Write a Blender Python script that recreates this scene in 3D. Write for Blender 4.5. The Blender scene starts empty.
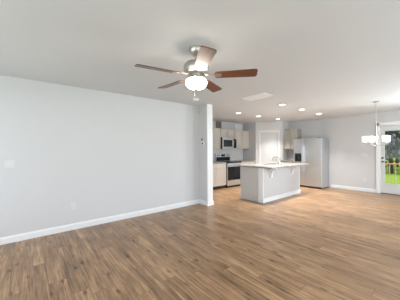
import bpy, bmesh, math, random
from mathutils import Vector, Matrix
PI = math.pi
random.seed(7)
S = bpy.context.scene
C = S.collection

# ------------------------------------------------------------------ camera
F_PX, YAW, ROLL, CAM_H = 212.0, 0.8908, -0.0062, 1.342
cd = bpy.data.cameras.new('camera'); cam = bpy.data.objects.new('camera', cd); C.objects.link(cam)
cd.sensor_width = 36.0; cd.lens = F_PX / 400.0 * 36.0; cd.clip_start = 0.05; cd.clip_end = 300
fw = Vector((-math.sin(YAW), math.cos(YAW), 0)); rt = Vector((math.cos(YAW), math.sin(YAW), 0)); up = Vector((0, 0, 1))
cr, sr = math.cos(ROLL), math.sin(ROLL)
r2 = cr * rt + sr * up; u2 = -sr * rt + cr * up
m = Matrix((r2, u2, -fw)).transposed().to_4x4(); m.translation = Vector((0, 0, CAM_H))
cam.matrix_world = m
S.camera = cam

# ------------------------------------------------------------------ exposure
S.view_settings.view_transform = 'Standard'
S.view_settings.look = 'None'
S.view_settings.exposure = 0.37
S.view_settings.gamma = 1.0
S.view_settings.use_curve_mapping = False

# ------------------------------------------------------------------ world
W = bpy.data.worlds.new('world'); S.world = W; W.use_nodes = True
wn = W.node_tree; wn.nodes.clear()
wo = wn.nodes.new('ShaderNodeOutputWorld'); wb = wn.nodes.new('ShaderNodeBackground')
wb.inputs['Color'].default_value = (0.80, 0.88, 1.0, 1); wb.inputs['Strength'].default_value = 0.55
wn.links.new(wb.outputs[0], wo.inputs[0])

# ------------------------------------------------------------------ sun and daylight at the windows
def lamp(name, kind, loc, aim=None, parent=None, **kw):
    l = bpy.data.lights.new(name, kind)
    for k, v in kw.items(): setattr(l, k, v)
    o = bpy.data.objects.new(name, l); C.objects.link(o); o.location = loc
    if aim is not None: o.rotation_euler = Vector(aim).to_track_quat('-Z', 'Y').to_euler()
    if parent: o.parent = parent
    return o
lamp('sun', 'SUN', (-20, 10, 20), aim=(0.8, 0.02, -0.62), energy=5.0, angle=0.01, color=(1, 0.95, 0.86))
DAY = (0.83, 0.91, 1.0)
XR, YR, YB, H = 1.4, -1.8, 8.26, 2.44          # right wall, rear wall, back wall, ceiling
WIN_RIGHT = [(-1.0, 0.8), (2.0, 3.8), (5.4, 7.2)]    # y ranges of the windows in the right wall
WIN_REAR = [(-3.6, -2.0), (-1.4, 0.2)]              # x ranges of the windows in the rear wall
WIN_ADDED = [(-0.15, 1.15)]                           # x range of an unseen window, added right of the back door for light
WZ0, WZ1 = 0.55, 2.15
P_RIGHT, P_REAR, P_ADDED = [44, 66, 96], 46, 165
for (a, b), pw, dn in zip(WIN_RIGHT, P_RIGHT, (-.9, -.5, 0)):
    lamp('daylight', 'AREA', (XR + 0.22, (a + b) / 2, (WZ0 + WZ1) / 2), aim=(-1, 0, dn), energy=pw, shape='RECTANGLE',
         size=b - a, size_y=WZ1 - WZ0, color=DAY)
for a, b in WIN_REAR:
    lamp('daylight', 'AREA', ((a + b) / 2, YR - 0.22, (WZ0 + WZ1) / 2), aim=(0, 1, -.5), energy=P_REAR, shape='RECTANGLE',
         size=b - a, size_y=WZ1 - WZ0, color=DAY)
for a, b in WIN_ADDED:  # daylight for the added window, to put glare on the floor
    lamp('daylight', 'AREA', ((a + b) / 2, YB + 0.22, (WZ0 + WZ1) / 2), aim=(0, -1, 0), energy=P_ADDED, shape='RECTANGLE',
         size=b - a, size_y=WZ1 - WZ0, color=DAY)
CAN_W, FAN_EM, FAN_W, CHAND_EM = 17.0, 24.0, 5.0, 5.0

# ------------------------------------------------------------------ mesh helpers
def BM(): return bmesh.new()
def box(bm, x0, x1, y0, y1, z0, z1, bev=0.0, seg=1):
    r = bmesh.ops.create_cube(bm, size=1.0)['verts']
    for v in r:
        v.co = Vector(((x0 + x1) / 2 + v.co.x * (x1 - x0), (y0 + y1) / 2 + v.co.y * (y1 - y0), (z0 + z1) / 2 + v.co.z * (z1 - z0)))
    if bev:
        es = list({e for v in r for e in v.link_edges})
        bmesh.ops.bevel(bm, geom=es, offset=bev, segments=seg, affect='EDGES', profile=0.5)
    return bm
def lathe(bm, prof, n=32, c=(0, 0, 0), axis='Z'):
    rings = []
    for r, z in prof:
        ring = []
        for i in range(n):
            a = 2 * PI * i / n
            p = (r * math.cos(a), r * math.sin(a), z)
            if axis == 'X': p = (z, p[0], p[1])
            elif axis == 'Y': p = (p[0], z, p[1])
            ring.append(bm.verts.new((c[0] + p[0], c[1] + p[1], c[2] + p[2])))
        rings.append(ring)
    for a, b in zip(rings, rings[1:]):
        for i in range(n):
            bm.faces.new((a[i], a[(i + 1) % n], b[(i + 1) % n], b[i]))
    if prof[0][0] > 1e-6: bm.faces.new(list(reversed(rings[0])))
    if prof[-1][0] > 1e-6: bm.faces.new(rings[-1])
    return bm
def tube(bm, pts, r, n=10):
    pts = [Vector(p) for p in pts]; rings = []
    rr = r if isinstance(r, (list, tuple)) else [r] * len(pts)
    prev = None
    for i, p in enumerate(pts):
        t = (pts[min(i + 1, len(pts) - 1)] - pts[max(i - 1, 0)]).normalized()
        ref = prev if prev is not None else (Vector((0, 0, 1)) if abs(t.z) < .9 else Vector((1, 0, 0)))
        a = (ref - t * ref.dot(t)).normalized(); prev = a
        b = t.cross(a)
        rings.append([bm.verts.new(p + rr[i] * (math.cos(2 * PI * k / n) * a + math.sin(2 * PI * k / n) * b)) for k in range(n)])
    for a, b in zip(rings, rings[1:]):
        for k in range(n): bm.faces.new((a[k], a[(k + 1) % n], b[(k + 1) % n], b[k]))
    bm.faces.new(list(reversed(rings[0]))); bm.faces.new(rings[-1])
    return bm
def prism(bm, poly, t0, t1, plane='XY'):
    def mk(a, b, t):
        return {'XY': (a, b, t), 'XZ': (a, t, b), 'YZ': (t, a, b)}[plane]
    lo = [bm.verts.new(mk(a, b, t0)) for a, b in poly]; hi = [bm.verts.new(mk(a, b, t1)) for a, b in poly]
    n = len(poly)
    bm.faces.new(lo); bm.faces.new(list(reversed(hi)))
    for i in range(n): bm.faces.new((lo[i], hi[i], hi[(i + 1) % n], lo[(i + 1) % n]))
    return bm
def obj(name, bm, mat, parent=None, smooth=False, loc=(0, 0, 0), rot=(0, 0, 0)):
    bmesh.ops.recalc_face_normals(bm, faces=bm.faces)
    me = bpy.data.meshes.new(name); bm.to_mesh(me); bm.free()
    me.materials.append(mat)
    if smooth:
        for p in me.polygons: p.use_smooth = True
        me.set_sharp_from_angle(angle=math.radians(38))
    o = bpy.data.objects.new(name, me); C.objects.link(o); o.location = loc; o.rotation_euler = rot
    if parent: o.parent = parent
    return o
def thing(name, label, cat, loc=(0, 0, 0), rz=0.0, group=None):
    o = bpy.data.objects.new(name, None); C.objects.link(o); o.empty_display_size = 0.1
    o.location = loc; o.rotation_euler = (0, 0, rz)
    o['label'] = label; o['category'] = cat
    if group: o['group'] = group
    return o
def tag(o, label, cat, group=None):
    o['label'] = label; o['category'] = cat
    if group: o['group'] = group
    return o
def struct(name, bm, mat, smooth=False):
    o = obj(name, bm, mat, None, smooth); o['kind'] = 'structure'; return o
def copy_tree(o, parent=None):
    c = o.copy(); C.objects.link(c)
    if parent: c.parent = parent
    for ch in list(o.children): copy_tree(ch, c)
    return c

# ------------------------------------------------------------------ materials
def mat(name, col, rough=0.5, metal=0.0, emit=None, es=0.0, var=0.03, scale=6.0, bump=0.0, bscale=200.0, stretch=None, spec=0.5, coat=0.0):
    M = bpy.data.materials.new(name); M.use_nodes = True
    nt = M.node_tree; b = nt.nodes['Principled BSDF']
    b.inputs['Roughness'].default_value = rough; b.inputs['Metallic'].default_value = metal
    b.inputs['Specular IOR Level'].default_value = spec
    b.inputs['Coat Weight'].default_value = coat
    tc = nt.nodes.new('ShaderNodeTexCoord'); mp = nt.nodes.new('ShaderNodeMapping')
    nt.links.new(tc.outputs['Object'], mp.inputs[0])
    if stretch: mp.inputs['Scale'].default_value = stretch
    nz = nt.nodes.new('ShaderNodeTexNoise'); nz.inputs['Scale'].default_value = scale; nz.inputs['Detail'].default_value = 4
    nt.links.new(mp.outputs[0], nz.inputs[0])
    mx = nt.nodes.new('ShaderNodeMix'); mx.data_type = 'RGBA'
    mx.inputs[6].default_value = tuple(c * (1 - var) for c in col) + (1,)
    mx.inputs[7].default_value = tuple(min(1, c * (1 + var)) for c in col) + (1,)
    nt.links.new(nz.outputs[0], mx.inputs[0]); nt.links.new(mx.outputs[2], b.inputs['Base Color'])
    if bump:
        n2 = nt.nodes.new('ShaderNodeTexNoise'); n2.inputs['Scale'].default_value = bscale
        nt.links.new(mp.outputs[0], n2.inputs[0])
        bp = nt.nodes.new('ShaderNodeBump'); bp.inputs['Strength'].default_value = bump; bp.inputs['Distance'].default_value = 0.002
        nt.links.new(n2.outputs[0], bp.inputs['Height']); nt.links.new(bp.outputs[0], b.inputs['Normal'])
    if emit:
        b.inputs['Emission Color'].default_value = tuple(emit) + (1,); b.inputs['Emission Strength'].default_value = es
    return M
def glass_mat(name, tint=(1, 1, 1), refl=0.08):
    M = bpy.data.materials.new(name); M.use_nodes = True; nt = M.node_tree; nt.nodes.clear()
    o = nt.nodes.new('ShaderNodeOutputMaterial'); mx = nt.nodes.new('ShaderNodeMixShader')
    t = nt.nodes.new('ShaderNodeBsdfTransparent'); t.inputs[0].default_value = tuple(tint) + (1,)
    g = nt.nodes.new('ShaderNodeBsdfGlossy'); g.inputs['Roughness'].default_value = 0.03
    fr = nt.nodes.new('ShaderNodeFresnel'); fr.inputs[0].default_value = 1.22
    nt.links.new(fr.outputs[0], mx.inputs[0]); nt.links.new(t.outputs[0], mx.inputs[1]); nt.links.new(g.outputs[0], mx.inputs[2])
    nt.links.new(mx.outputs[0], o.inputs[0]); return M
def floor_mat():
    M = bpy.data.materials.new('oak_plank_floor'); M.use_nodes = True; nt = M.node_tree; L = nt.links
    b = nt.nodes['Principled BSDF']
    def N(t, **k):
        n = nt.nodes.new(t)
        for a, v in k.items(): setattr(n, a, v)
        return n
    def math_(op, a, bb=None, c=None):
        n = N('ShaderNodeMath', operation=op)
        for i, v in enumerate((a, bb, c)):
            if v is None: continue
            if isinstance(v, (int, float)): n.inputs[i].default_value = v
            else: L.new(v, n.inputs[i])
        return n.outputs[0]
    tc = N('ShaderNodeTexCoord'); sp = N('ShaderNodeSeparateXYZ'); L.new(tc.outputs['Object'], sp.inputs[0])
    x, y = sp.outputs[0], sp.outputs[1]
    PW, PL = 0.152, 1.22
    ry = math_('DIVIDE', y, PW); row = math_('FLOOR', ry)
    wn_ = N('ShaderNodeTexWhiteNoise', noise_dimensions='1D'); L.new(row, wn_.inputs['W'])
    cx_ = math_('ADD', math_('DIVIDE', x, PL), wn_.outputs[0]); col = math_('FLOOR', cx_)
    cb = N('ShaderNodeCombineXYZ'); L.new(row, cb.inputs[0]); L.new(col, cb.inputs[1])
    w2 = N('ShaderNodeTexWhiteNoise', noise_dimensions='2D'); L.new(cb.outputs[0], w2.inputs['Vector'])
    # grain: long streaks down the plank, different on each plank
    gv = N('ShaderNodeCombineXYZ')
    L.new(math_('MULTIPLY', x, 0.95), gv.inputs[0]); L.new(math_('MULTIPLY', y, 17.0), gv.inputs[1]); L.new(math_('MULTIPLY', w2.outputs[0], 37.0), gv.inputs[2])
    g1 = N('ShaderNodeTexNoise'); g1.inputs['Scale'].default_value = 1.6; g1.inputs['Detail'].default_value = 6; g1.inputs['Roughness'].default_value = 0.62; g1.inputs['Distortion'].default_value = 0.6
    L.new(gv.outputs[0], g1.inputs[0])
    gv2 = N('ShaderNodeCombineXYZ')
    L.new(math_('MULTIPLY', x, 2.2), gv2.inputs[0]); L.new(math_('MULTIPLY', y, 6.0), gv2.inputs[1]); L.new(math_('MULTIPLY', w2.outputs[0], 91.0), gv2.inputs[2])
    g2 = N('ShaderNodeTexNoise'); g2.inputs['Scale'].default_value = 1.2; g2.inputs['Detail'].default_value = 3
    L.new(gv2.outputs[0], g2.inputs[0])
    gv3 = N('ShaderNodeCombineXYZ')
    L.new(math_('MULTIPLY', x, 2.4), gv3.inputs[0]); L.new(math_('MULTIPLY', y, 46.0), gv3.inputs[1]); L.new(math_('MULTIPLY', w2.outputs[0], 53.0), gv3.inputs[2])
    g3 = N('ShaderNodeTexNoise'); g3.inputs['Scale'].default_value = 1.5; g3.inputs['Detail'].default_value = 4; g3.inputs['Roughness'].default_value = 0.7
    L.new(gv3.outputs[0], g3.inputs[0])
    kv = N('ShaderNodeCombineXYZ'); L.new(math_('MULTIPLY', x, 3.5), kv.inputs[0]); L.new(math_('MULTIPLY', y, 9.0), kv.inputs[1])
    kn = N('ShaderNodeTexVoronoi'); kn.inputs['Scale'].default_value = 1.0; L.new(kv.outputs[0], kn.inputs[0])
    knot = math_('MULTIPLY', math_('MAXIMUM', math_('SUBTRACT', 0.22, kn.outputs[0]), 0.0), 1.5)
    g3k = math_('SUBTRACT', math_('MULTIPLY', math_('SUBTRACT', g3.outputs[0], 0.5), 0.62), knot)
    f = math_('ADD', math_('ADD', math_('ADD', math_('MULTIPLY', g1.outputs[0], 0.76), -0.078), g3k), math_('ADD', math_('MULTIPLY', g2.outputs[0], 0.42), math_('ADD', math_('MULTIPLY', w2.outputs[0], 0.11), 0.095)))
    rp = N('ShaderNodeValToRGB'); L.new(f, rp.inputs[0])
    e = rp.color_ramp.elements
    e[0].position = 0.38; e[0].color = FLOOR[0] + (1,)
    e[1].position = 0.92; e[1].color = FLOOR[3] + (1,)
    q = e.new(0.56); q.color = FLOOR[1] + (1,)
    q = e.new(0.72); q.color = FLOOR[2] + (1,)
    # seams
    fy = math_('FRACT', ry); fx = math_('FRACT', cx_)
    sy = math_('LESS_THAN', math_('MINIMUM', fy, math_('SUBTRACT', 1.0, fy)), 0.012)
    sx = math_('LESS_THAN', math_('MINIMUM', fx, math_('SUBTRACT', 1.0, fx)), 0.0016)
    seam = math_('MAXIMUM', sy, sx)
    mx = N('ShaderNodeMix', data_type='RGBA'); L.new(math_('MULTIPLY', seam, 0.55), mx.inputs[0]); L.new(rp.outputs[0], mx.inputs[6])
    mx.inputs[7].default_value = (0.06, 0.035, 0.02, 1)
    L.new(mx.outputs[2], b.inputs['Base Color'])
    L.new(math_('ADD', math_('MULTIPLY', g1.outputs[0], 0.18), 0.24), b.inputs['Roughness'])
    b.inputs['Specular IOR Level'].default_value = 0.5
    bp = N('ShaderNodeBump'); bp.inputs['Strength'].default_value = 0.12; bp.inputs['Distance'].default_value = 0.002
    L.new(math_('SUBTRACT', g1.outputs[0], seam), bp.inputs['Height']); L.new(bp.outputs[0], b.inputs['Normal'])
    return M
def tile_mat(name, col, grout):
    M = bpy.data.materials.new(name); M.use_nodes = True; nt = M.node_tree; b = nt.nodes['Principled BSDF']
    tc = nt.nodes.new('ShaderNodeTexCoord'); sp = nt.nodes.new('ShaderNodeSeparateXYZ'); cb = nt.nodes.new('ShaderNodeCombineXYZ')
    nt.links.new(tc.outputs['Object'], sp.inputs[0]); nt.links.new(sp.outputs[1], cb.inputs[0]); nt.links.new(sp.outputs[2], cb.inputs[1])
    br = nt.nodes.new('ShaderNodeTexBrick'); br.inputs['Scale'].default_value = 1.0
    br.inputs['Brick Width'].default_value = 0.15; br.inputs['Row Height'].default_value = 0.075; br.inputs['Mortar Size'].default_value = 0.0025
    br.inputs['Color1'].default_value = col + (1,); br.inputs['Color2'].default_value = tuple(c * .96 for c in col) + (1,); br.inputs['Mortar'].default_value = grout + (1,)
    nt.links.new(cb.outputs[0], br.inputs[0]); nt.links.new(br.outputs[0], b.inputs['Base Color'])
    b.inputs['Roughness'].default_value = 0.2; return M
def wood_mat(name, dark, light, rough=0.3, axis=(1.5, 22, 22), coat=0.0):
    M = bpy.data.materials.new(name); M.use_nodes = True; nt = M.node_tree; b = nt.nodes['Principled BSDF']
    tc = nt.nodes.new('ShaderNodeTexCoord'); mp = nt.nodes.new('ShaderNodeMapping'); mp.inputs['Scale'].default_value = axis
    nz = nt.nodes.new('ShaderNodeTexNoise'); nz.inputs['Scale'].default_value = 2.5; nz.inputs['Detail'].default_value = 5; nz.inputs['Distortion'].default_value = 0.5
    rp = nt.nodes.new('ShaderNodeValToRGB'); rp.color_ramp.elements[0].color = dark + (1,); rp.color_ramp.elements[1].color = light + (1,)
    rp.color_ramp.elements[0].position = .3; rp.color_ramp.elements[1].position = .7
    nt.links.new(tc.outputs['Object'], mp.inputs[0]); nt.links.new(mp.outputs[0], nz.inputs[0]); nt.links.new(nz.outputs[0], rp.inputs[0])
    nt.links.new(rp.outputs[0], b.inputs['Base Color']); b.inputs['Roughness'].default_value = rough; b.inputs['Coat Weight'].default_value = coat; b.inputs['Coat Roughness'].default_value = 0.12
    return M

FLOOR = [(0.070, 0.040, 0.022), (0.215, 0.124, 0.063), (0.335, 0.198, 0.104), (0.54, 0.345, 0.195)]
M_floor = floor_mat()
M_wall = mat('light_grey_wall_paint', (0.605, 0.598, 0.60), 0.6, var=0.012, scale=2, bump=0.08, bscale=300)
M_ceil = mat('flat_white_ceiling', (0.68, 0.69, 0.705), 0.9, var=0.015, scale=3, bump=0.25, bscale=160)
M_trim = mat('white_semi_gloss_trim', (0.77, 0.77, 0.77), 0.35, var=0.01)
M_panel = mat('darkened_island_wall_paint', (0.50, 0.50, 0.505), 0.55, var=0.012, scale=2)  # wall paint with shade worked into the colour to dim the island panel
M_door = mat('white_door_paint', (0.62, 0.62, 0.62), 0.4, var=0.01)
M_cab = mat('greige_cabinet_finish', (0.52, 0.485, 0.44), 0.45, var=0.05, scale=3, stretch=(8, 8, 1))
M_cab_side = mat('grey_cabinet_panel', (0.54, 0.53, 0.515), 0.5, var=0.03, scale=3, stretch=(8, 8, 1))
M_carcass = mat('shaded_cabinet_finish', (0.36, 0.325, 0.285), 0.5, var=0.04, scale=3, stretch=(8, 8, 1))  # cabinet finish with shade painted in, for the sides and door gaps
M_toe = mat('dark_toe_kick', (0.06, 0.05, 0.045), 0.7)
M_counter = mat('pale_speckled_countertop', (0.28, 0.265, 0.245), 0.25, var=0.18, scale=90)
M_ss = mat('brushed_stainless', (0.62, 0.635, 0.65), 0.36, metal=0.88, var=0.06, scale=3, stretch=(1, 1, 60))
M_ss_side = mat('grey_painted_steel', (0.40, 0.41, 0.41), 0.45, metal=0.3, var=0.03, bump=0.05)
M_nickel = mat('brushed_nickel', (0.55, 0.52, 0.48), 0.34, metal=1.0, var=0.03)
M_black = mat('black_glass', (0.010, 0.010, 0.012), 0.12, var=0.02, spec=0.25)
M_blackp = mat('black_plastic', (0.022, 0.021, 0.02), 0.4, var=0.05)
M_dgrey = mat('dark_grey_plastic', (0.10, 0.10, 0.10), 0.5)
M_disp = mat('display_glass', (0.02, 0.03, 0.035), 0.15, emit=(0.3, 0.7, 0.8), es=0.03)
M_vent = mat('bright_white_vent_enamel', (0.92, 0.92, 0.92), 0.45, var=0.01)
M_plast = mat('white_plastic', (0.82, 0.82, 0.80), 0.35, var=0.01)
M_plate = mat('soft_white_plate', (0.66, 0.66, 0.65), 0.4, var=0.01)
M_blade = wood_mat('walnut_fan_blade', (0.075, 0.022, 0.010), (0.19, 0.062, 0.026), 0.42, coat=0.22)
M_bowl = mat('lit_opal_glass', (0.9, 0.88, 0.84), 0.25, emit=(1.0, 0.90, 0.76), es=FAN_EM, var=0.01)
M_shade = mat('lit_frosted_glass', (0.92, 0.92, 0.90), 0.25, emit=(1.0, 0.96, 0.90), es=0.55, var=0.01)
M_bulb = mat('lit_bulb', (0.95, 0.95, 0.92), 0.3, emit=(1.0, 0.92, 0.80), es=CHAND_EM)
M_lens = mat('lit_downlight_lens', (0.95, 0.95, 0.92), 0.3, emit=(1.0, 0.94, 0.84), es=9.0)
M_glass = glass_mat('window_glass', (0.97, 0.98, 0.97))
M_vent_dark = mat('taupe_vent_metal', (0.17, 0.135, 0.11), 0.5, var=0.1)
M_tile = tile_mat('white_subway_tile', (0.74, 0.73, 0.71), (0.60, 0.585, 0.56))
M_beige = mat('beige_plastic', (0.55, 0.48, 0.34), 0.5)
M_tap = mat('dark_nickel_tap', (0.36, 0.33, 0.29), 0.25, metal=1.0)
M_brass = mat('aged_bronze', (0.16, 0.13, 0.10), 0.35, metal=0.9)
# outdoors
M_grass = mat('lawn_grass', (0.24, 0.38, 0.025), 0.9, var=0.35, scale=14, bump=0.5, bscale=60)
M_deckw = wood_mat('weathered_deck_boards', (0.30, 0.20, 0.13), (0.48, 0.35, 0.24), 0.7, axis=(1, 18, 18))
M_rail = wood_mat('reddish_pine_rail', (0.66, 0.28, 0.15), (0.82, 0.40, 0.24), 0.6, axis=(1.5, 20, 20))
M_bal = wood_mat('pale_pine_baluster', (0.62, 0.52, 0.34), (0.74, 0.65, 0.46), 0.6, axis=(20, 20, 1.5))
M_bark = mat('grey_bark', (0.11, 0.095, 0.085), 0.9, var=0.3, scale=12)
M_leaf = mat('grey_green_winter_foliage', (0.11, 0.12, 0.125), 0.9, var=0.6, scale=2)
M_leaf2 = mat('pale_grey_winter_twigs', (0.30, 0.31, 0.32), 0.9, var=0.4, scale=2)

# ------------------------------------------------------------------ room shell
XL, XK = -4.17, -5.85              # living room left wall face, kitchen left wall face
YP0, YP1, XP = 3.34, 3.485, -3.845   # partition stub faces and its free end
G = 0.15
struct('floor', box(BM(), XK - G, XR + G, YR - G, YB + G, -0.12, 0.0), M_floor)
struct('ceiling', box(BM(), XK - G - .3, XR + G + .3, YR - G - .3, YB + G + .3, H, H + 0.25), M_ceil)
struct('wall_left', box(BM(), XL - G, XL, YR - G, YP0, 0, H), M_wall)
struct('wall_partition', box(BM(), XK - G, XP, YP0, YP1, 0, H), M_wall)
struct('wall_kitchen', box(BM(), XK - G, XK, YP1, YB, 0, H), M_wall)
DX0, DX1, DZ = -1.585, -0.605, 2.055   # rough opening of the back door
b = BM(); box(b, XK - G, DX0, YB, YB + G, 0, H); box(b, DX1, -.15, YB, YB + G, 0, H); box(b, 1.15, XR + G, YB, YB + G, 0, H); box(b, -.15, 1.15, YB, YB + G, 0, WZ0); box(b, -.15, 1.15, YB, YB + G, WZ1, H); box(b, DX0, DX1, YB, YB + G, DZ, H)
struct('wall_back', b, M_wall)
def wall_with_windows(name, along, fixed0, fixed1, s0, s1, wins):
    b = BM(); xs = s0
    def bx(a, c, z0, z1):
        if along == 'Y': box(b, fixed0, fixed1, a, c, z0, z1)
        else: box(b, a, c, fixed0, fixed1, z0, z1)
    for a, c in wins:
        bx(xs, a, 0, H); bx(a, c, 0, WZ0); bx(a, c, WZ1, H); xs = c
    bx(xs, s1, 0, H)
    struct(name, b, M_wall)
wall_with_windows('wall_right', 'Y', XR, XR + G, YR - G, YB, WIN_RIGHT)
wall_with_windows('wall_rear', 'X', YR - G, YR, XL, XR, WIN_REAR)
# pantry in the kitchen corner: a return, a wall at 45 degrees holding the door, a return
PA, PB = Vector((-5.19, 7.065)), Vector((-4.455, 7.80))
b = BM(); prism(b, [(XK, PA.y), (PA.x, PA.y), (PA.x - 0.06, PA.y + 0.10), (XK, PA.y + 0.10)], 0, H)
struct('wall_pantry_left', b, M_wall)
b = BM(); prism(b, [(PB.x, PB.y), (PB.x, YB), (PB.x - 0.10, YB), (PB.x - 0.10, PB.y + 0.06)], 0, H)
struct('wall_pantry_right', b, M_wall)
plen = (PB - PA).length
DW, DH = 0.66, 2.03                  # pantry door
o0 = (plen - DW) / 2 - 0.02
b = BM()                             # local: x along the wall, -y to the room
box(b, 0, o0, 0, 0.10, 0, H); box(b, plen - o0, plen, 0, 0.10, 0, H); box(b, o0, plen - o0, 0, 0.10, DH + 0.02, H)
w = struct('wall_pantry_front', b, M_wall); w.location = (PA.x, PA.y, 0); w.rotation_euler = (0, 0, PI / 4)

def base_profile(bm, x0, x1, d=0.014, h=0.105):
    # run along local x, sticking out towards -y
    prism(bm, [(0, 0), (-d, 0), (-d, h - 0.025), (-d * .55, h - 0.012), (-d * .4, h), (0, h)], x0, x1, 'YZ')
def baseboard(name, p0, p1):
    p0, p1 = Vector(p0), Vector(p1); b = BM(); base_profile(b, 0, (p1 - p0).length)
    o = struct(name, b, M_trim); o.location = (p0.x, p0.y, 0); d = p1 - p0; o.rotation_euler = (0, 0, math.atan2(d.y, d.x)); return o
baseboard('baseboard_left', (XL, YP0), (XL, YR)).rotation_euler = (0, 0, PI / 2)
bpy.data.objects['baseboard_left'].location = (XL, YR, 0)
baseboard('baseboard_partition', (XL, YP0), (XP - 0.012, YP0))
baseboard('baseboard_back', (-2.90, YB), (-1.655, YB))
baseboard('baseboard_corner', (-0.535, YB), (XR, YB))
baseboard('baseboard_right', (XR, YB), (XR, YR))
baseboard('baseboard_rear', (XR, YR), (XL, YR))
# white boxed end of the partition, floor to ceiling, with its own base and top blocks
b = BM()
box(b, XP - 0.012, XP + 0.014, YP0 - 0.012, YP1 + 0.012, 0, H, 0.002)
prism(b, [(XP - 0.02, YP0 - 0.026), (XP + 0.030, YP0 - 0.026), (XP + 0.030, YP1 + 0.026), (XP - 0.02, YP1 + 0.026)], 0, 0.105)
struct('trim_1', b, M_trim)

# pantry door: slab with two raised panels, casing, three hinges and a knob
def raised_panel(bm, x0, x1, z0, z1, y):
    # moulding ring and a raised field in front of y (towards -y)
    for (a, c, e, g) in ((x0, x1, z0, z0 + .018), (x0, x1, z1 - .018, z1), (x0, x0 + .018, z0, z1), (x1 - .018, x1, z0, z1)):
        box(bm, a, c, y - 0.007, y + .002, e, g, 0.003)
    box(bm, x0 + .05, x1 - .05, y - 0.006, y + .002, z0 + .05, z1 - .05, 0.005)
d1 = bpy.data.objects.new('door_1', None); C.objects.link(d1); d1.location = (PA.x, PA.y, 0); d1.rotation_euler = (0, 0, PI / 4); d1['kind'] = 'structure'
dx0 = (plen - DW) / 2; dx1 = dx0 + DW
b = BM(); box(b, dx0, dx1, 0.022, 0.057, 0.008, DH, 0.002)
raised_panel(b, dx0 + .11, dx1 - .11, 1.08, DH - .12, 0.022); raised_panel(b, dx0 + .11, dx1 - .11, 0.22, 0.94, 0.022)
obj('door_panel', b, M_door, d1)
b = BM()
for a, c, e, g in ((dx0 - .075, dx0 - .008, 0, DH + .075), (dx1 + .008, dx1 + .075, 0, DH + .075), (dx0 - .075, dx1 + .075, DH + .008, DH + .075)):
    box(b, a, c, -0.017, 0.0, e, g, 0.003)
box(b, dx0 - .018, dx0 - .003, 0, .10, 0, DH + .018); box(b, dx1 + .003, dx1 + .018, 0, .10, 0, DH + .018); box(b, dx0 - .018, dx1 + .018, 0, .10, DH + .003, DH + .018)
obj('door_casing', b, M_trim, d1)
for z in (0.25, 1.0, 1.80):
    obj('hinge', lathe(BM(), [(.008, -.045), (.008, .045)], 10, (dx0 - .002, 0.014, z)), M_nickel, d1, True)
b = BM(); lathe(b, [(.030, 0.0), (.030, -.006), (.012, -.010), (.011, -.035), (.026, -.045), (.029, -.058), (.022, -.070), (0, -.073)], 20, (dx1 - .065, 0.022, 0.95), 'Y')
obj('door_knob', b, M_nickel, d1, True)

# glazed back door
d2 = bpy.data.objects.new('door_2', None); C.objects.link(d2); d2.location = (DX0, YB, 0); d2['kind'] = 'structure'
SW = DX1 - DX0
gx0, gx1, gz0, gz1 = 0.125, SW - 0.125, 0.30, 1.885
b = BM()
box(b, .033, gx0, .03, .075, .02, 2.03, .002); box(b, gx1, SW - .033, .03, .075, .02, 2.03, .002)
box(b, gx0, gx1, .03, .075, .02, gz0, .002); box(b, gx0, gx1, .03, .075, gz1, 2.03, .002)
for a, c, e, g in ((gx0 - .025, gx0 + .012, gz0 - .025, gz1 + .025), (gx1 - .012, gx1 + .025, gz0 - .025, gz1 + .025), (gx0, gx1, gz0 - .025, gz0 + .012), (gx0, gx1, gz1 - .012, gz1 + .025)):
    box(b, a, c, .020, .032, e, g, .004)
obj('door_panel', b, M_door, d2)
obj('door_glass', box(BM(), gx0, gx1, .050, .056, gz0, gz1), M_glass, d2)
b = BM()
for a, c, e, g in ((-.062, .012, 0, 2.135), (SW - .012, SW + .062, 0, 2.135), (-.062, SW + .062, 2.045, 2.135)):
    box(b, a, c, -.018, 0.0, e, g, .004)
for a, c, e, g in ((-.068, -.050, 0, 2.141), (SW + .050, SW + .068, 0, 2.141), (-.068, SW + .068, 2.121, 2.141)):
    box(b, a, c, -.026, -.018, e, g, .003)
box(b, 0.001, .030, 0.0, .148, 0, 2.052); box(b, SW - .030, SW - .001, 0.0, .148, 0, 2.052); box(b, .030, SW - .030, 0.0, .148, 2.033, 2.052)
obj('door_casing', b, M_trim, d2)
obj('threshold', box(BM(), .030, SW - .030, 0.0, .148, 0.0, .018, .004), M_brass, d2)
b = BM(); lathe(b, [(.030, 0), (.030, -.012), (.024, -.018), (0, -.020)], 20, (.078, .03, 1.07), 'Y')
obj('deadbolt', b, M_brass, d2, True)
b = BM(); lathe(b, [(.030, 0), (.030, -.010), (.012, -.014), (.011, -.045), (0, -.046)], 20, (.078, .03, .955), 'Y')
tube(b, [(.078, -.012, .955), (.11, -.014, .957), (.15, -.013, .953), (.185, -.010, .948)], [.010, .009, .008, .007])
obj('door_lever', b, M_brass, d2, True)

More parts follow.
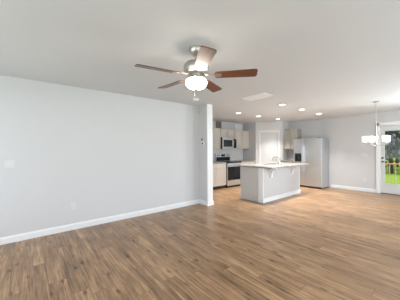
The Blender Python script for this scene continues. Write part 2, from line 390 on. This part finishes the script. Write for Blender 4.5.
# windows behind and beside the camera, and the added one in the back wall
k = 1
def window(along, a, c):
    global k
    o = bpy.data.objects.new('window_%d' % k, None); C.objects.link(o); o['kind'] = 'structure'; k += 1
    w = c - a; hgt = WZ1 - WZ0
    if along == 'Y': o.location = (XR, c, WZ0); o.rotation_euler = (0, 0, -PI / 2)
    elif along == 'B': o.location = (a, YB, WZ0)
    else: o.location = (c, YR, WZ0); o.rotation_euler = (0, 0, PI)
    b = BM()                      # local x along the wall, +y outwards
    for x0, x1, z0, z1 in ((0, .05, 0, hgt), (w - .05, w, 0, hgt), (0, w, 0, .05), (0, w, hgt - .05, hgt), (0, w, hgt / 2 - .025, hgt / 2 + .025), (w / 2 - .02, w / 2 + .02, 0, hgt)):
        box(b, x0, x1, .06, .12, z0, z1)
    for x0, x1, z0, z1 in ((-.07, 0, -.07, hgt + .07), (w, w + .07, -.07, hgt + .07), (0, w, -.07, 0), (0, w, hgt, hgt + .07)):
        box(b, x0, x1, -.016, 0, z0, z1, .003)
    obj('window_frame', b, M_trim, o)
    obj('window_glass', box(BM(), .04, w - .04, .087, .091, .04, hgt - .04), M_glass, o)
for a, c in WIN_RIGHT: window('Y', a, c)
for a, c in WIN_REAR: window('X', a, c)
for a, c in WIN_ADDED: window('B', a, c)

# tiled splash behind the range counter
b = BM(); box(b, XK, XK + .008, 4.50, PA.y, .915, 1.365)
struct('trim_2', b, M_tile)

# ------------------------------------------------------------------ kitchen cabinets
# local frame: x along the run, y = 0 at the front of the carcass and +y back to the wall, doors stick out towards -y
def shaker(bm, x0, x1, z0, z1, t=0.02, fr=0.06):
    box(bm, x0, x1, -t * .55, 0, z0, z1, .001)
    for a, c, e, g in ((x0, x0 + fr, z0, z1), (x1 - fr, x1, z0, z1), (x0 + fr, x1 - fr, z0, z0 + fr), (x0 + fr, x1 - fr, z1 - fr, z1)):
        box(bm, a, c, -t, -t * .3, e, g, .0015)
    return bm
def upper_cabinet(label, loc, rz, w, z0, z1, depth, n=2, nm='wall_cabinet'):
    t = thing(nm, label, 'cabinet', (loc[0], loc[1], z0), rz, 'wall cabinets')
    h = z1 - z0
    b = BM(); box(b, 0, w, 0, depth, 0, h, .001)
    obj('body', b, M_carcass, t)
    for i in range(n):
        obj('door', shaker(BM(), w / n * i + .006, w / n * (i + 1) - .006, .006, h - .006), M_cab, t)
    return t
def base_cabinet(label, loc, rz, w, depth, n=2, drawers=True):
    t = thing('base_cabinet', label, 'cabinet', (loc[0], loc[1], 0), rz, 'base cabinets')
    obj('body', box(BM(), 0, w, 0, depth, .10, .875, .001), M_carcass, t)
    obj('toe_kick', box(BM(), 0, w, .06, depth, 0, .10), M_toe, t)
    for i in range(n):
        a, c = w / n * i + .004, w / n * (i + 1) - .004
        obj('door', shaker(BM(), a, c, .105, .70), M_cab, t)
        b = BM(); box(b, a, c, -.02, 0, .715, .868, .002)
        obj('drawer', b, M_cab, t)
    return t
def kx(d): return XK + d
RZK = PI / 2      # run along +Y, front towards +X: local x -> world y, local y -> world -x
UY0, UY1, MY0, MY1, RY1 = 4.50, 5.415, 5.42, 6.18, 7.06
upper_cabinet('tall greige wall cabinet left of the microwave', (kx(.33), UY0), RZK, UY1 - UY0, 1.37, 2.125, .33)
upper_cabinet('short greige wall cabinet directly above the microwave', (kx(.33), MY0), RZK, MY1 - MY0, 1.805, 2.11, .33)
upper_cabinet('greige wall cabinet right of the microwave, ending at the pantry wall', (kx(.33), MY1 + .004), RZK, RY1 - MY1 - .006, 1.37, 2.11, .33)
base_cabinet('greige base cabinet with drawers left of the range', (kx(.60), UY0), RZK, UY1 - UY0, .575)
base_cabinet('greige base cabinet right of the range, half hidden behind the island', (kx(.60), MY1 + .004), RZK, RY1 - MY1 - .006, .575)
def countertop(label, x0, x1, y0, y1):
    o = obj('countertop', box(BM(), 0, x1 - x0, 0, y1 - y0, 0, .038, .006, 2), M_counter, None, loc=(x0, y0, .8755))
    return tag(o, label, 'countertop', 'kitchen countertops')
countertop('pale countertop on the base cabinet left of the range', XK + .009, kx(.635), UY0 - .01, UY1)
countertop('pale countertop on the base cabinet right of the range', XK + .009, kx(.635), MY1 + .004, RY1)
upper_cabinet('greige wall cabinet high on the back wall beside the fridge', (-4.45, YB - .33), 0, .53, 1.37, 2.12, .33, 2)
base_cabinet('greige base cabinet on the back wall between pantry and fridge', (-4.45, YB - .60), 0, .53, .60, 1)
countertop('pale countertop on the back wall beside the fridge', -4.452, -3.915, YB - .635, YB - .001)

# ------------------------------------------------------------------ microwave
t = thing('microwave', 'stainless over-the-range microwave with a black door window', 'microwave', (kx(.41), MY0 + .001, 1.37), RZK)
w, h = MY1 - MY0 - .002, .43
obj('body', box(BM(), 0, w, 0, .405, 0, h, .003), M_blackp, t)
b = BM()
x1 = w * .76
for a, c, e, g in ((0.012, .05, .045, h - .055), (x1 - .05, x1, .045, h - .055), (.05, x1 - .05, .045, .085), (.05, x1 - .05, h - .095, h - .055)):
    box(b, a, c, -.03, 0, e, g, .003)
dr = obj('door', b, M_ss, t)
obj('door_window', box(BM(), .048, x1 - .048, -.024, -.002, .083, h - .093), M_black, dr)
obj('control_panel', box(BM(), x1 + .004, w - .012, -.03, 0, .045, h - .055, .003), M_black, t)
obj('display', box(BM(), x1 + .03, w - .035, -.032, -.03, h - .13, h - .085), M_disp, t)
b = BM(); tube(b, [(x1 - .025, -.03, .08), (x1 - .025, -.06, .10), (x1 - .025, -.062, .20), (x1 - .025, -.06, h - .11), (x1 - .025, -.03, h - .09)], .010)
obj('handle', b, M_ss, t, True)
obj('vent_strip', box(BM(), 0.004, w - .004, -.03, 0, h - .05, h - .004, .003), M_ss, t)
obj('lower_strip', box(BM(), 0.004, w - .004, -.028, 0, .003, .04, .003), M_ss, t)

# ------------------------------------------------------------------ range
t = thing('kitchen_range', 'stainless freestanding electric range with black oven glass between base cabinets', 'range', (kx(.64), MY0 + .002, 0), RZK)
w = MY1 - MY0 - .002
obj('body', box(BM(), 0, w, 0, .61, .05, .90, .003), M_blackp, t)
obj('cooktop', box(BM(), -.001, w + .001, -.025, .56, .90, .918, .005, 2), M_black, t)
b = BM(); prism(b, [(.545, .918), (.61, .918), (.61, 1.205), (.575, 1.21), (.56, 1.20)], 0, w, 'YZ')
bg = obj('backguard', b, M_ss, t)
b = BM(); prism(b, [(.540, .925), (.553, .925), (.5605, 1.07), (.5475, 1.07)], .012, w - .012, 'YZ')
obj('lower_band', b, M_black, bg)
obj('display', box(BM(), w * .36, w * .64, .552, .575, 1.09, 1.17, .003), M_black, bg)
for xk in (.07, .16, w - .16, w - .07):
    b = BM(); lathe(b, [(.024, 0), (.021, -.022), (0, -.023)], 16, (xk, .562, 1.135), 'Y'); obj('knob', b, M_dgrey, t, True)
b = BM(); box(b, .006, w - .006, -.035, 0, .785, .862, .004)
for a, c, e, g in ((.006, .075, .25, .775), (w - .075, w - .006, .25, .775), (.075, w - .075, .25, .30), (.075, w - .075, .70, .775)):
    box(b, a, c, -.035, 0, e, g, .002)
od = obj('oven_door', b, M_ss, t)
obj('vent_strip', box(BM(), .006, w - .006, -.030, 0, .864, .897, .002), M_black, t)
obj('oven_window', box(BM(), .012, w - .012, -.038, -.036, .262, .74), M_black, od)
b = BM(); tube(b, [(.05, -.037, .755), (.05, -.075, .755), (.09, -.085, .755), (w - .09, -.085, .755), (w - .05, -.075, .755), (w - .05, -.037, .755)], .011)
obj('handle', b, M_ss, od, True)
obj('storage_drawer', box(BM(), .006, w - .006, -.033, 0, .065, .242, .005), M_ss, t)
obj('kick_plate', box(BM(), .01, w - .01, .03, .6, 0, .05), M_blackp, t)
for xb, yb, rb in ((.19, .14, .10), (w - .19, .14, .08), (.19, .40, .08), (w - .19, .40, .10)):
    b = BM(); lathe(b, [(rb, 0), (rb, .0012), (rb - .006, .0012), (rb - .006, 0)], 28, (xb, yb, .9181)); obj('burner', b, M_dgrey, t)

# ------------------------------------------------------------------ fridge
FX0, FX1, FH = -3.905, -2.955, 1.735
t = thing('refrigerator', 'stainless side-by-side refrigerator with dispenser against the back wall', 'refrigerator', (FX0, 7.655, 0))
w = FX1 - FX0; sp = .365
obj('cabinet', box(BM(), 0, w, 0, .57, .03, FH - .005, .006), M_ss_side, t)
obj('base_grille', box(BM(), .01, w - .01, -.03, .5, 0.0, .06), M_blackp, t)
b = BM()   # freezer door with a recess for the dispenser
zx0, zx1, zz0, zz1 = .055, sp - .075, .90, 1.20
box(b, .003, zx0, -.075, -.004, .065, FH - .012, .006); box(b, zx1, sp - .004, -.075, -.004, .065, FH - .012, .006)
box(b, zx0 - .004, zx1 + .004, -.075, -.004, .065, zz0, .002); box(b, zx0 - .004, zx1 + .004, -.075, -.004, zz1, FH - .012, .002)
fd = obj('freezer_door', b, M_ss, t)
b = BM(); box(b, zx0, zx1, -.016, -.010, zz0, zz1)
box(b, zx0, zx1, -.079, -.010, zz1 - .085, zz1, .003); box(b, zx0, zx1, -.079, -.010, zz0, zz0 + .02, .003)
box(b, zx0, zx0 + .012, -.079, -.010, zz0, zz1, .002); box(b, zx1 - .012, zx1, -.079, -.010, zz0, zz1, .002)
dp = obj('dispenser', b, M_blackp, fd)
obj('display', box(BM(), zx0 + .03, zx1 - .03, -.081, -.079, zz1 - .065, zz1 - .02), M_disp, dp)
b = BM(); box(b, (zx0 + zx1) / 2 - .025, (zx0 + zx1) / 2 + .025, -.04, -.016, zz0 + .09, zz1 - .09, .004); obj('paddle', b, M_dgrey, dp)
obj('fridge_door', box(BM(), sp + .004, w - .003, -.075, -.004, .065, FH - .012, .008, 2), M_ss, t)
for xh in (sp - .035, sp + .04):
    b = BM(); tube(b, [(xh, -.074, .55), (xh, -.115, .57), (xh, -.122, .62), (xh, -.122, 1.45), (xh, -.115, 1.50), (xh, -.074, 1.52)], .012)
    obj('handle', b, M_ss, t, True)
for xh in (.05, w - .09):
    obj('hinge_cover', box(BM(), xh - .03, xh + .05, -.06, .06, FH - .011, FH + .012, .004), M_dgrey, t)

# ------------------------------------------------------------------ island
IX0, IXM, IX1, IY0, IY1 = -3.89, -3.285, -3.155, 4.58, 6.49
# low painted wall at the back of the island
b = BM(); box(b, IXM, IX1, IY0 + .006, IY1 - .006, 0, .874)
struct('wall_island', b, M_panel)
b = BM()       # white end boards, base and cap moulding round the low wall
for y0, y1 in ((IY0 - .008, IY0 + .018), (IY1 - .018, IY1 + .008)):
    box(b, IXM - .001, IX1 + .006, y0, y1, 0, .874, .002)
    d = -1 if y0 < 5 else 1
    ya, yb = (y0 - .016, y1) if d < 0 else (y0, y1 + .016)
    prism(b, [(IXM - .001, ya), (IX1 + .028, ya), (IX1 + .028, yb), (IXM - .001, yb)], 0, .105)
    prism(b, [(IXM - .001, ya + (.006 if d < 0 else 0)), (IX1 + .022, ya + (.006 if d < 0 else 0)), (IX1 + .022, yb - (0 if d < 0 else .006)), (IXM - .001, yb - (0 if d < 0 else .006))], .835, .874)
box(b, IX1, IX1 + .015, IY0, IY1, 0, .09); box(b, IX1, IX1 + .009, IY0, IY1, .09, .105, .002)
struct('trim_3', b, M_trim)
t = thing('island_cabinet', 'grey-beige island base cabinet with flat end panel', 'cabinet', (IXM - .002, IY0, 0), -PI / 2)
# local x -> world -y ; local y -> world x ; front faces -x in the world
t.location = (IX0 + .02, IY1, 0)
wI = IY1 - IY0; dI = IXM - IX0 - .022
b = BM(); v0, v1 = .40, 1.28
box(b, 0, v0, 0, dI, .10, .875); box(b, v1, wI - .02, 0, dI, .10, .875); box(b, v0, v1, 0, .02, .10, .875); box(b, v0, v1, dI - .02, dI, .10, .875); box(b, v0, v1, .02, dI - .02, .10, .13)
obj('body', b, M_cab, t)
obj('toe_kick', box(BM(), 0, wI - .03, .06, dI, 0, .10), M_toe, t)
obj('end_panel', box(BM(), wI - .02, wI, -.018, dI, 0.0, .875, .001), M_cab_side, t)
n = 4
for i in range(n):
    a, c = (wI - .02) / n * i + .004, (wI - .02) / n * (i + 1) - .004
    obj('door', shaker(BM(), a, c, .105, .70), M_cab, t)
    obj('drawer', box(BM(), a, c, -.02, 0, .715, .868, .002), M_cab, t)
# countertop of the island, with the sink cut-out
CX0, CX1, CY0, CY1 = -3.925, -2.865, 4.545, 6.515
SX0, SX1, SY0, SY1 = -3.80, -3.42, 5.25, 6.05
b = BM()
for x0, x1, y0, y1 in ((CX0, SX0, CY0, CY1), (SX1, CX1, CY0, CY1), (SX0, SX1, CY0, SY0), (SX0, SX1, SY1, CY1)):
    box(b, x0 - CX0, x1 - CX0, y0 - CY0, y1 - CY0, 0, .038)
bmesh.ops.remove_doubles(b, verts=b.verts, dist=1e-5)
o = obj('countertop', b, M_counter, None, loc=(CX0, CY0, .8755))
bv = o.modifiers.new('edge', 'BEVEL'); bv.width = .004; bv.segments = 2; bv.limit_method = 'ANGLE'
tag(o, 'long pale island countertop overhanging on corbels, holding the faucet', 'countertop', 'kitchen countertops')
b = BM()
x0, x1, y0, y1, zt = SX0 + .002, SX1 - .002, SY0 + .002, SY1 - .002, .8745
box(b, x0, x1, y0, y1, .745, .750)
box(b, x0, x0 + .004, y0, y1, .75, zt); box(b, x1 - .004, x1, y0, y1, .75, zt); box(b, x0, x1, y0, y0 + .004, .75, zt); box(b, x0, x1, y1 - .004, y1, .75, zt)
o = obj('sink', b, M_ss, None); tag(o, 'stainless sink basin set into the island countertop', 'sink')
t = thing('faucet', 'brushed nickel faucet with arched spout on the island countertop', 'faucet', (-3.345, 5.66, .9135))
b = BM(); lathe(b, [(.028, 0), (.028, .008), (.018, .02), (.016, .11), (.014, .14), (0, .141)], 18); obj('body', b, M_tap, t, True)
b = BM(); pts = [(0, 0, .12)] + [(-.10 + .10 * math.cos(a), 0, .15 + .055 * math.sin(a)) for a in [PI * i / 10 for i in range(0, 10)]] + [(-.205, 0, .13), (-.207, 0, .105)]
tube(b, pts, .011); obj('spout', b, M_tap, t, True)
b = BM(); tube(b, [(0, 0, .125), (0.01, .04, .145), (.012, .085, .16)], [.010, .008, .007]); obj('handle', b, M_tap, t, True)
# corbels
def corbel(label, y):
    prof = [(0, 0), (.185, 0), (.185, -.035), (.168, -.05)]
    for i in range(1, 11):
        a = PI / 2 * i / 10
        prof.append((.168 - .118 * math.sin(a), -.05 - .17 * (1 - math.cos(a))))
    prof += [(.05, -.25), (.03, -.265), (0, -.265)]
    t = thing('corbel', label, 'corbel', (IX1 + .002, y, .874), 0, 'island corbels')
    b = BM(); prism(b, prof, -.032, .032, 'XZ'); obj('bracket', b, M_trim, t)
    b = BM(); box(b, 0, .012, -.045, .045, -.28, -.002, .002); obj('back_plate', b, M_trim, t)
    return t
corbel('white scrolled corbel under the countertop near the island front corner', 4.91)
corbel('white scrolled corbel under the countertop at the far end, nearer the fridge', 5.99)

# ------------------------------------------------------------------ vents high on the kitchen wall
def wall_vent(label, y, z, w, h, material):
    t = thing('wall_vent', label, 'vent', (XK, y, z), RZK, 'kitchen wall vents')
    obj('back_pan', box(BM(), .012, w - .012, -.004, 0, .012, h - .012), material, t)
    b = BM()
    for a, c, e, g in ((0, .022, 0, h), (w - .022, w, 0, h), (0, w, 0, .022), (0, w, h - .022, h)): box(b, a, c, -.012, -.0005, e, g, .002)
    obj('frame', b, material, t)
    b = BM(); n = 8
    for i in range(n):
        x = .022 + (w - .044) * (i + .5) / n
        box(b, x - .45 * (w - .044) / n, x + .25 * (w - .044) / n, -.010, -.004, .02, h - .02)
    obj('louvre', b, material, t)
wall_vent('dark taupe louvred vent by the ceiling above the left wall cabinet', 5.50, 2.13, .29, .30, M_vent_dark)
wall_vent('white louvred vent on the wall above the right wall cabinet', 6.56, 2.13, .48, .26, M_trim)

# ------------------------------------------------------------------ ceiling fan
FZ = H
t = thing('ceiling_fan', 'five blade brushed nickel ceiling fan with lit opal bowl light', 'ceiling fan', (-1.80, 1.41, FZ))
b = BM(); lathe(b, [(0, -.001), (.072, -.001), (.072, -.02), (.062, -.045), (.045, -.07), (.028, -.085), (.022, -.09), (0, -.09)], 32); obj('canopy', b, M_nickel, t, True)
b = BM(); lathe(b, [(.013, -.085), (.013, -.15)], 16); obj('downrod', b, M_nickel, t, True)
b = BM(); lathe(b, [(0, -.135), (.03, -.135), (.045, -.15), (.115, -.165), (.135, -.19), (.138, -.235), (.128, -.262), (.105, -.275), (.105, -.292), (.06, -.300), (0, -.300)], 40); obj('motor_housing', b, M_nickel, t, True)
b = BM(); lathe(b, [(0, -.298), (.05, -.298), (.055, -.318), (.085, -.326), (.100, -.332), (.100, -.342), (0, -.342)], 36); obj('light_fitter', b, M_nickel, t, True)
b = BM(); lathe(b, [(.090, -.336), (.104, -.345), (.114, -.362), (.114, -.380), (.107, -.402), (.088, -.422), (.06, -.434), (.03, -.438), (0, -.439)], 40); obj('light_bowl', b, M_bowl, t, True)
b = BM(); lathe(b, [(.018, -.436), (.020, -.444), (.012, -.454), (.007, -.464), (0, -.466)], 16); obj('finial', b, M_nickel, t, True)
b = BM(); tube(b, [(.070, -.070, -.335), (.098, -.098, -.34), (.100, -.100, -.40), (.100, -.100, -.54)], .0018, 6); lathe(b, [(0, -.57), (.006, -.565), (.006, -.545), (0, -.54)], 10, (.100, -.100, 0)); obj('pull_chain', b, M_nickel, t, True)
ZB = -.300
for a in (-8, 64, 136, 208, 280):
    ang = math.radians(a) + YAW
    b = BM()
    n = 12; poly = []
    R0, R1 = .20, .64
    def halfw(r): return .056 + .014 * (r - R0) / (R1 - R0)
    for i in range(n + 1):
        r = R0 + .02 + (R1 - .05 - R0 - .02) * i / n; poly.append((r, -halfw(r)))
    for i in range(1, 7):
        aa = -PI / 2 + PI / 2 * i / 6; poly.append((R1 - .03 + .03 * math.cos(aa), -halfw(R1) + .03 + .03 * math.sin(aa)))
    for i in range(0, 7):
        aa = PI / 2 * i / 6; poly.append((R1 - .03 + .03 * math.cos(aa), halfw(R1) - .03 + .03 * math.sin(aa)))
    for i in range(n + 1):
        r = R1 - .05 - (R1 - .05 - R0 - .02) * i / n; poly.append((r, halfw(r)))
    poly += [(R0, .04), (R0, -.04)]
    prism(b, poly, -.0035, .0035)
    # leading edge lower: turn about the blade's own long axis
    bl = obj('blade', b, M_blade, t, loc=(0, 0, ZB), rot=(math.radians(-12), 0, ang))
    b = BM(); box(b, .085, .215, -.014, .014, .0036, .0095, .002)
    prism(b, [(.20, -.02), (.235, -.040), (.285, -.034), (.30, 0), (.285, .034), (.235, .040), (.20, .02)], .0036, .0075)
    prism(b, [(.20, -.02), (.235, -.036), (.27, -.026), (.275, 0), (.27, .026), (.235, .036), (.20, .02)], -.0070, -.0036)
    obj('blade_iron', b, M_nickel, bl)
lamp('fan_bulb', 'POINT', (0, 0, -.325), parent=t, energy=0.01, color=(1, .86, .68), shadow_soft_size=.03)

# ------------------------------------------------------------------ recessed downlights
def downlight(label, x, y):
    t = thing('recessed_light', label, 'ceiling light', (x, y, H), 0, 'recessed kitchen downlights')
    b = BM(); lathe(b, [(.062, -.001), (.092, -.001), (.090, -.006), (.066, -.010), (.062, -.006), (.062, -.001)], 32); obj('trim_ring', b, M_plast, t, True)
    b = BM(); lathe(b, [(0, -.0045), (.064, -.0045), (.064, -.0025), (0, -.0025)], 28); obj('lens', b, M_lens, t)
    lamp('downlight_lamp', 'AREA', (0, 0, -.012), aim=(0, 0, -1), parent=t, energy=CAN_W, shape='DISK', size=.12, color=(1.0, .975, .94), spread=math.radians(98))
CL = [(-4.18, 4.86, 'lit recessed downlight nearest the partition, in the row over the kitchen aisle'),
      (-4.18, 5.85, 'lit recessed downlight, middle of the row over the kitchen aisle'),
      (-4.18, 6.99, 'lit recessed downlight in front of the pantry door'),
      (-2.77, 4.84, 'lit recessed downlight nearest the ceiling vent, in the row right of the island'),
      (-2.77, 5.85, 'lit recessed downlight, middle of the row right of the island'),
      (-2.77, 6.97, 'lit recessed downlight in front of the fridge, farthest right of all')]
for x, y, l in CL: downlight(l, x, y)

# ------------------------------------------------------------------ ceiling vent and smoke detector
t = thing('ceiling_vent', 'large white rectangular return vent in the ceiling right of the fan', 'vent', (-2.68, 3.69, H))
b = BM(); W2, D2 = .285, .19
for a, c, e, g in ((-W2, -W2 + .035, -D2, D2), (W2 - .035, W2, -D2, D2), (-W2, W2, -D2, -D2 + .035), (-W2, W2, D2 - .035, D2)): box(b, a, c, e, g, -.011, -.0005, .003)
obj('frame', b, M_vent, t)
b = BM()
for i in range(14):
    y = -D2 + .035 + (2 * D2 - .07) * (i + .5) / 14
    prism(b, [(y - .0092, -.0065), (y + .0088, -.0065), (y + .0096, -.002), (y - .0092, -.002)], -W2 + .03, W2 - .03, 'YZ')
box(b, -.006, .006, -D2 + .03, D2 - .03, -.010, -.002)
obj('louvre', b, M_vent, t)
obj('back_pan', box(BM(), -W2 + .03, W2 - .03, -D2 + .03, D2 - .03, -.0015, -.0005), M_vent, t)
t = thing('smoke_detector', 'round white smoke detector on the ceiling above the left wall end', 'smoke detector', (-3.60, 2.80, H))
b = BM(); lathe(b, [(0, -.001), (.068, -.001), (.068, -.012), (.060, -.030), (.050, -.038), (0, -.040)], 32); obj('body', b, M_plast, t, True)
b = BM(); lathe(b, [(0, -.0395), (.012, -.0395), (.012, -.043), (0, -.043)], 16); obj('test_button', b, M_dgrey, t)

# ------------------------------------------------------------------ chandelier
t = thing('chandelier', 'nickel five light chandelier with lit white glass shades by the back door', 'chandelier', (-1.25, 6.26, H))
b = BM(); lathe(b, [(0, -.001), (.065, -.001), (.065, -.012), (.05, -.022), (.012, -.03), (0, -.03)], 28); obj('canopy', b, M_nickel, t, True)
b = BM(); lathe(b, [(.006, -.025), (.006, -.93)], 10); obj('rod', b, M_nickel, t, True)
b = BM(); lathe(b, [(0, -.90), (.014, -.91), (.022, -.94), (.030, -.97), (.022, -1.0), (.016, -1.02), (.012, -1.035), (0, -1.045)], 20); obj('hub', b, M_nickel, t, True)
for i in range(5):
    a = YAW + math.radians(57) + 2 * PI / 5 * i; ca, sa = math.cos(a), math.sin(a); RA = .218
    b = BM(); pts = []
    for s_ in range(13):
        q = s_ / 12; rr = .02 + (RA - .02) * q; z = -.985 - .045 * math.sin(PI * min(1, q * 1.15)) + .0 * q
        pts.append((rr * ca, rr * sa, z))
    pts.append((RA * ca, RA * sa, -.965))
    tube(b, pts, .007, 8)
    lathe(b, [(0, -.972), (.030, -.972), (.034, -.962), (.016, -.955), (.016, -.93), (0, -.93)], 16, (RA * ca, RA * sa, 0))
    obj('arm', b, M_nickel, t, True)
    b = BM(); lathe(b, [(.020, -.943), (.042, -.936), (.050, -.920), (.053, -.87), (.056, -.802), (.053, -.802), (.050, -.87), (.047, -.918), (.040, -.932), (.020, -.939)], 24, (RA * ca, RA * sa, 0))
    sh = obj('shade', b, M_shade, t, True)
    b = BM(); lathe(b, [(.012, -.93), (.014, -.91), (.026, -.885), (.026, -.865), (.015, -.845), (0, -.842)], 16, (RA * ca, RA * sa, 0)); obj('bulb', b, M_bulb, sh, True)

# ------------------------------------------------------------------ wall plates, thermostat
def plate(name, label, cat, loc, rz, gangs, kind, group=None):
    t = thing(name, label, cat, loc, rz, group)
    w = .070 + .046 * (gangs - 1)
    b = BM(); box(b, -w / 2, w / 2, -.006, -.0002, -.057, .057, .002); obj('cover_plate', b, M_plate, t)
    for i in range(gangs):
        x = (i - (gangs - 1) / 2) * .046
        if kind == 'switch':
            b = BM(); prism(b, [(-.0055, -.033), (-.009, -.033), (-.0065, 0), (-.0085, .033), (-.0055, .033)], x - .0165, x + .0165, 'YZ'); obj('rocker', b, M_plate, t)
        else:
            for z in (-.02, .02):
                b = BM(); lathe(b, [(.017, -.005), (.017, -.008), (0, -.008)], 18, (x, 0, z), 'Y'); so = obj('socket', b, M_plate, t)
                b = BM(); box(b, x - .008, x - .006, -.0085, -.0078, z - .002, z + .007); box(b, x + .006, x + .008, -.0085, -.0078, z - .002, z + .007); obj('slot', b, M_dgrey, so)
    return t
plate('light_switch', 'white two gang rocker switch plate on the left wall', 'light switch', (XL, -.215, 1.155), PI / 2, 2, 'switch')
plate('outlet', 'white duplex outlet low on the left wall', 'outlet', (XL, .585, .395), PI / 2, 1, 'outlet')
plate('light_switch', 'white three gang rocker switch plate on the back wall beside the glass door', 'light switch', (-1.92, YB, 1.15), 0, 3, 'switch')
plate('outlet', 'white duplex outlet low on the back wall near the glass door', 'outlet', (-1.95, YB, .365), 0, 1, 'outlet')
t = thing('thermostat', 'round white thermostat with dark face on the short partition wall', 'thermostat', (-4.005, YP0, 1.50))
b = BM(); lathe(b, [(.055, -.0003), (.055, -.012), (.050, -.022), (0, -.023)], 32, (0, 0, 0), 'Y'); obj('body', b, M_plast, t, True)
b = BM(); lathe(b, [(.028, -.0225), (.027, -.026), (0, -.0265)], 24, (0, 0, 0), 'Y'); obj('display', b, M_dgrey, t, True)
o = obj('chime_button', box(BM(), -.022, .022, -.014, -.0003, -.022, .022, .003), M_dgrey, None, loc=(-4.045, YP0, 1.605)); tag(o, 'small dark wall sensor just above the round thermostat', 'sensor')
t = thing('motion_sensor', 'small beige sensor high in the corner of the short partition wall', 'sensor', (-4.125, YP0, 2.33))
b = BM(); box(b, -.03, .03, -.035, -.0003, -.045, .045, .008, 2); obj('body', b, M_beige, t)
b = BM(); lathe(b, [(.018, -.034), (.014, -.042), (0, -.044)], 18, (0, 0, -.008), 'Y'); obj('lens', b, M_plast, t, True)

# ------------------------------------------------------------------ outdoors, seen through the door glass
GZ = -.30
b = BM(); box(b, -60, 60, YB + G, 90, GZ - .2, GZ)
box(b, -60, XK - G - .3, -60, YB + G, GZ - .2, GZ); box(b, XR + G + .3, 60, -60, YB + G, GZ - .2, GZ); box(b, XK - G - .3, XR + G + .3, -60, YR - G - .3, GZ - .2, GZ)
o = struct('ground', b, M_grass)
t = thing('deck', 'small weathered wooden deck outside the glass door', 'deck', (-1.1, YB + G, 0))
b = BM()
for i in range(9):
    y = .02 + i * .142; box(b, -1.5, 1.5, y, y + .136, -.095, -.06, .003)
obj('boards', b, M_deckw, t)
for x in (-1.4, 0, 1.4): obj('joist', box(BM(), x - .045, x + .045, .1, 1.2, GZ, -.0955), M_deckw, t)
t = thing('deck_railing', 'reddish wooden railing with pale balusters outside the glass door', 'railing', (-1.1, YB + G + 1.22, -.06))
obj('top_rail', box(BM(), -1.5, 1.5, -.07, .07, .865, .905, .006), M_rail, t)
obj('bottom_rail', box(BM(), -1.5, 1.5, -.03, .03, .08, .13, .004), M_bal, t)
nb = 19
for i in range(nb):
    x = -1.4 + 2.8 * i / (nb - 1)
    obj('baluster', box(BM(), x - .011, x + .011, -.011, .011, .13, .865), M_bal, t)
for x in (-1.46, 1.46): obj('post', box(BM(), x - .04, x + .04, -.04, .04, 0.0, .865), M_bal, t)

def make_tree_meshes(seed, hgt):
    rnd = random.Random(seed)
    tb = BM()
    tube(tb, [(0, 0, 0), (.05, 0, hgt * .3), (-.04, .05, hgt * .6), (.03, 0, hgt * .95)], [.13, .10, .07, .02], 7)
    tips = []
    for i in range(22):
        z = hgt * rnd.uniform(.04, .8); a = rnd.uniform(0, 2 * PI); L = 1.15 * (1.1 - z / hgt * .6)
        p1 = (L * .5 * math.cos(a), L * .5 * math.sin(a), z + L * .25); p2 = (L * math.cos(a + .2), L * math.sin(a + .2), z + L * .6)
        tube(tb, [(0, 0, z), p1, p2], [.045, .03, .008], 5); tips += [p1, p2]
    cb = BM()
    while len(cb.faces) < 2600:
        p = Vector(rnd.choice(tips)) + Vector((rnd.gauss(0, .28), rnd.gauss(0, .28), rnd.gauss(0, .35)))
        if math.hypot(p.x, p.y) > 1.48 or p.z < .1: continue
        s_ = rnd.uniform(.05, .13)
        n1 = Vector((rnd.gauss(0, 1), rnd.gauss(0, 1), rnd.gauss(0, 1))).normalized(); n2 = n1.orthogonal().normalized(); n3 = n1.cross(n2)
        cb.faces.new([cb.verts.new(p + s_ * v) for v in (n2, n3 * .5, -n2, -n3 * .5)])
    return tb, cb
protos = []
for s_, hgt, mt in ((1, 7.0, M_leaf), (2, 8.0, M_leaf2), (3, 6.5, M_leaf)):
    tb, cb = make_tree_meshes(s_, hgt)
    t = thing('tree', 'grey winter tree in the wood beyond the lawn', 'tree', (0, 0, GZ), 0, 'trees beyond the lawn')
    obj('trunk', tb, M_bark, t); obj('foliage', cb, mt, t)
    protos.append(t)
rnd = random.Random(11); used = set(); i = 0
for rowi, yy in enumerate((19.0, 22.4, 25.8)):
    for j in range(6):
        x = -8.0 + j * 3.1 + rowi * 1.2 - 1.2
        p = protos[(i + rowi) % 3]; i += 1
        o = p if p.name not in used else copy_tree(p)
        used.add(p.name)
        o.location = (x, yy + rnd.uniform(-.12, .12), GZ); o.rotation_euler = (0, 0, rnd.uniform(0, 6.28))
        o.scale = (1, 1, rnd.uniform(.9, 1.15))
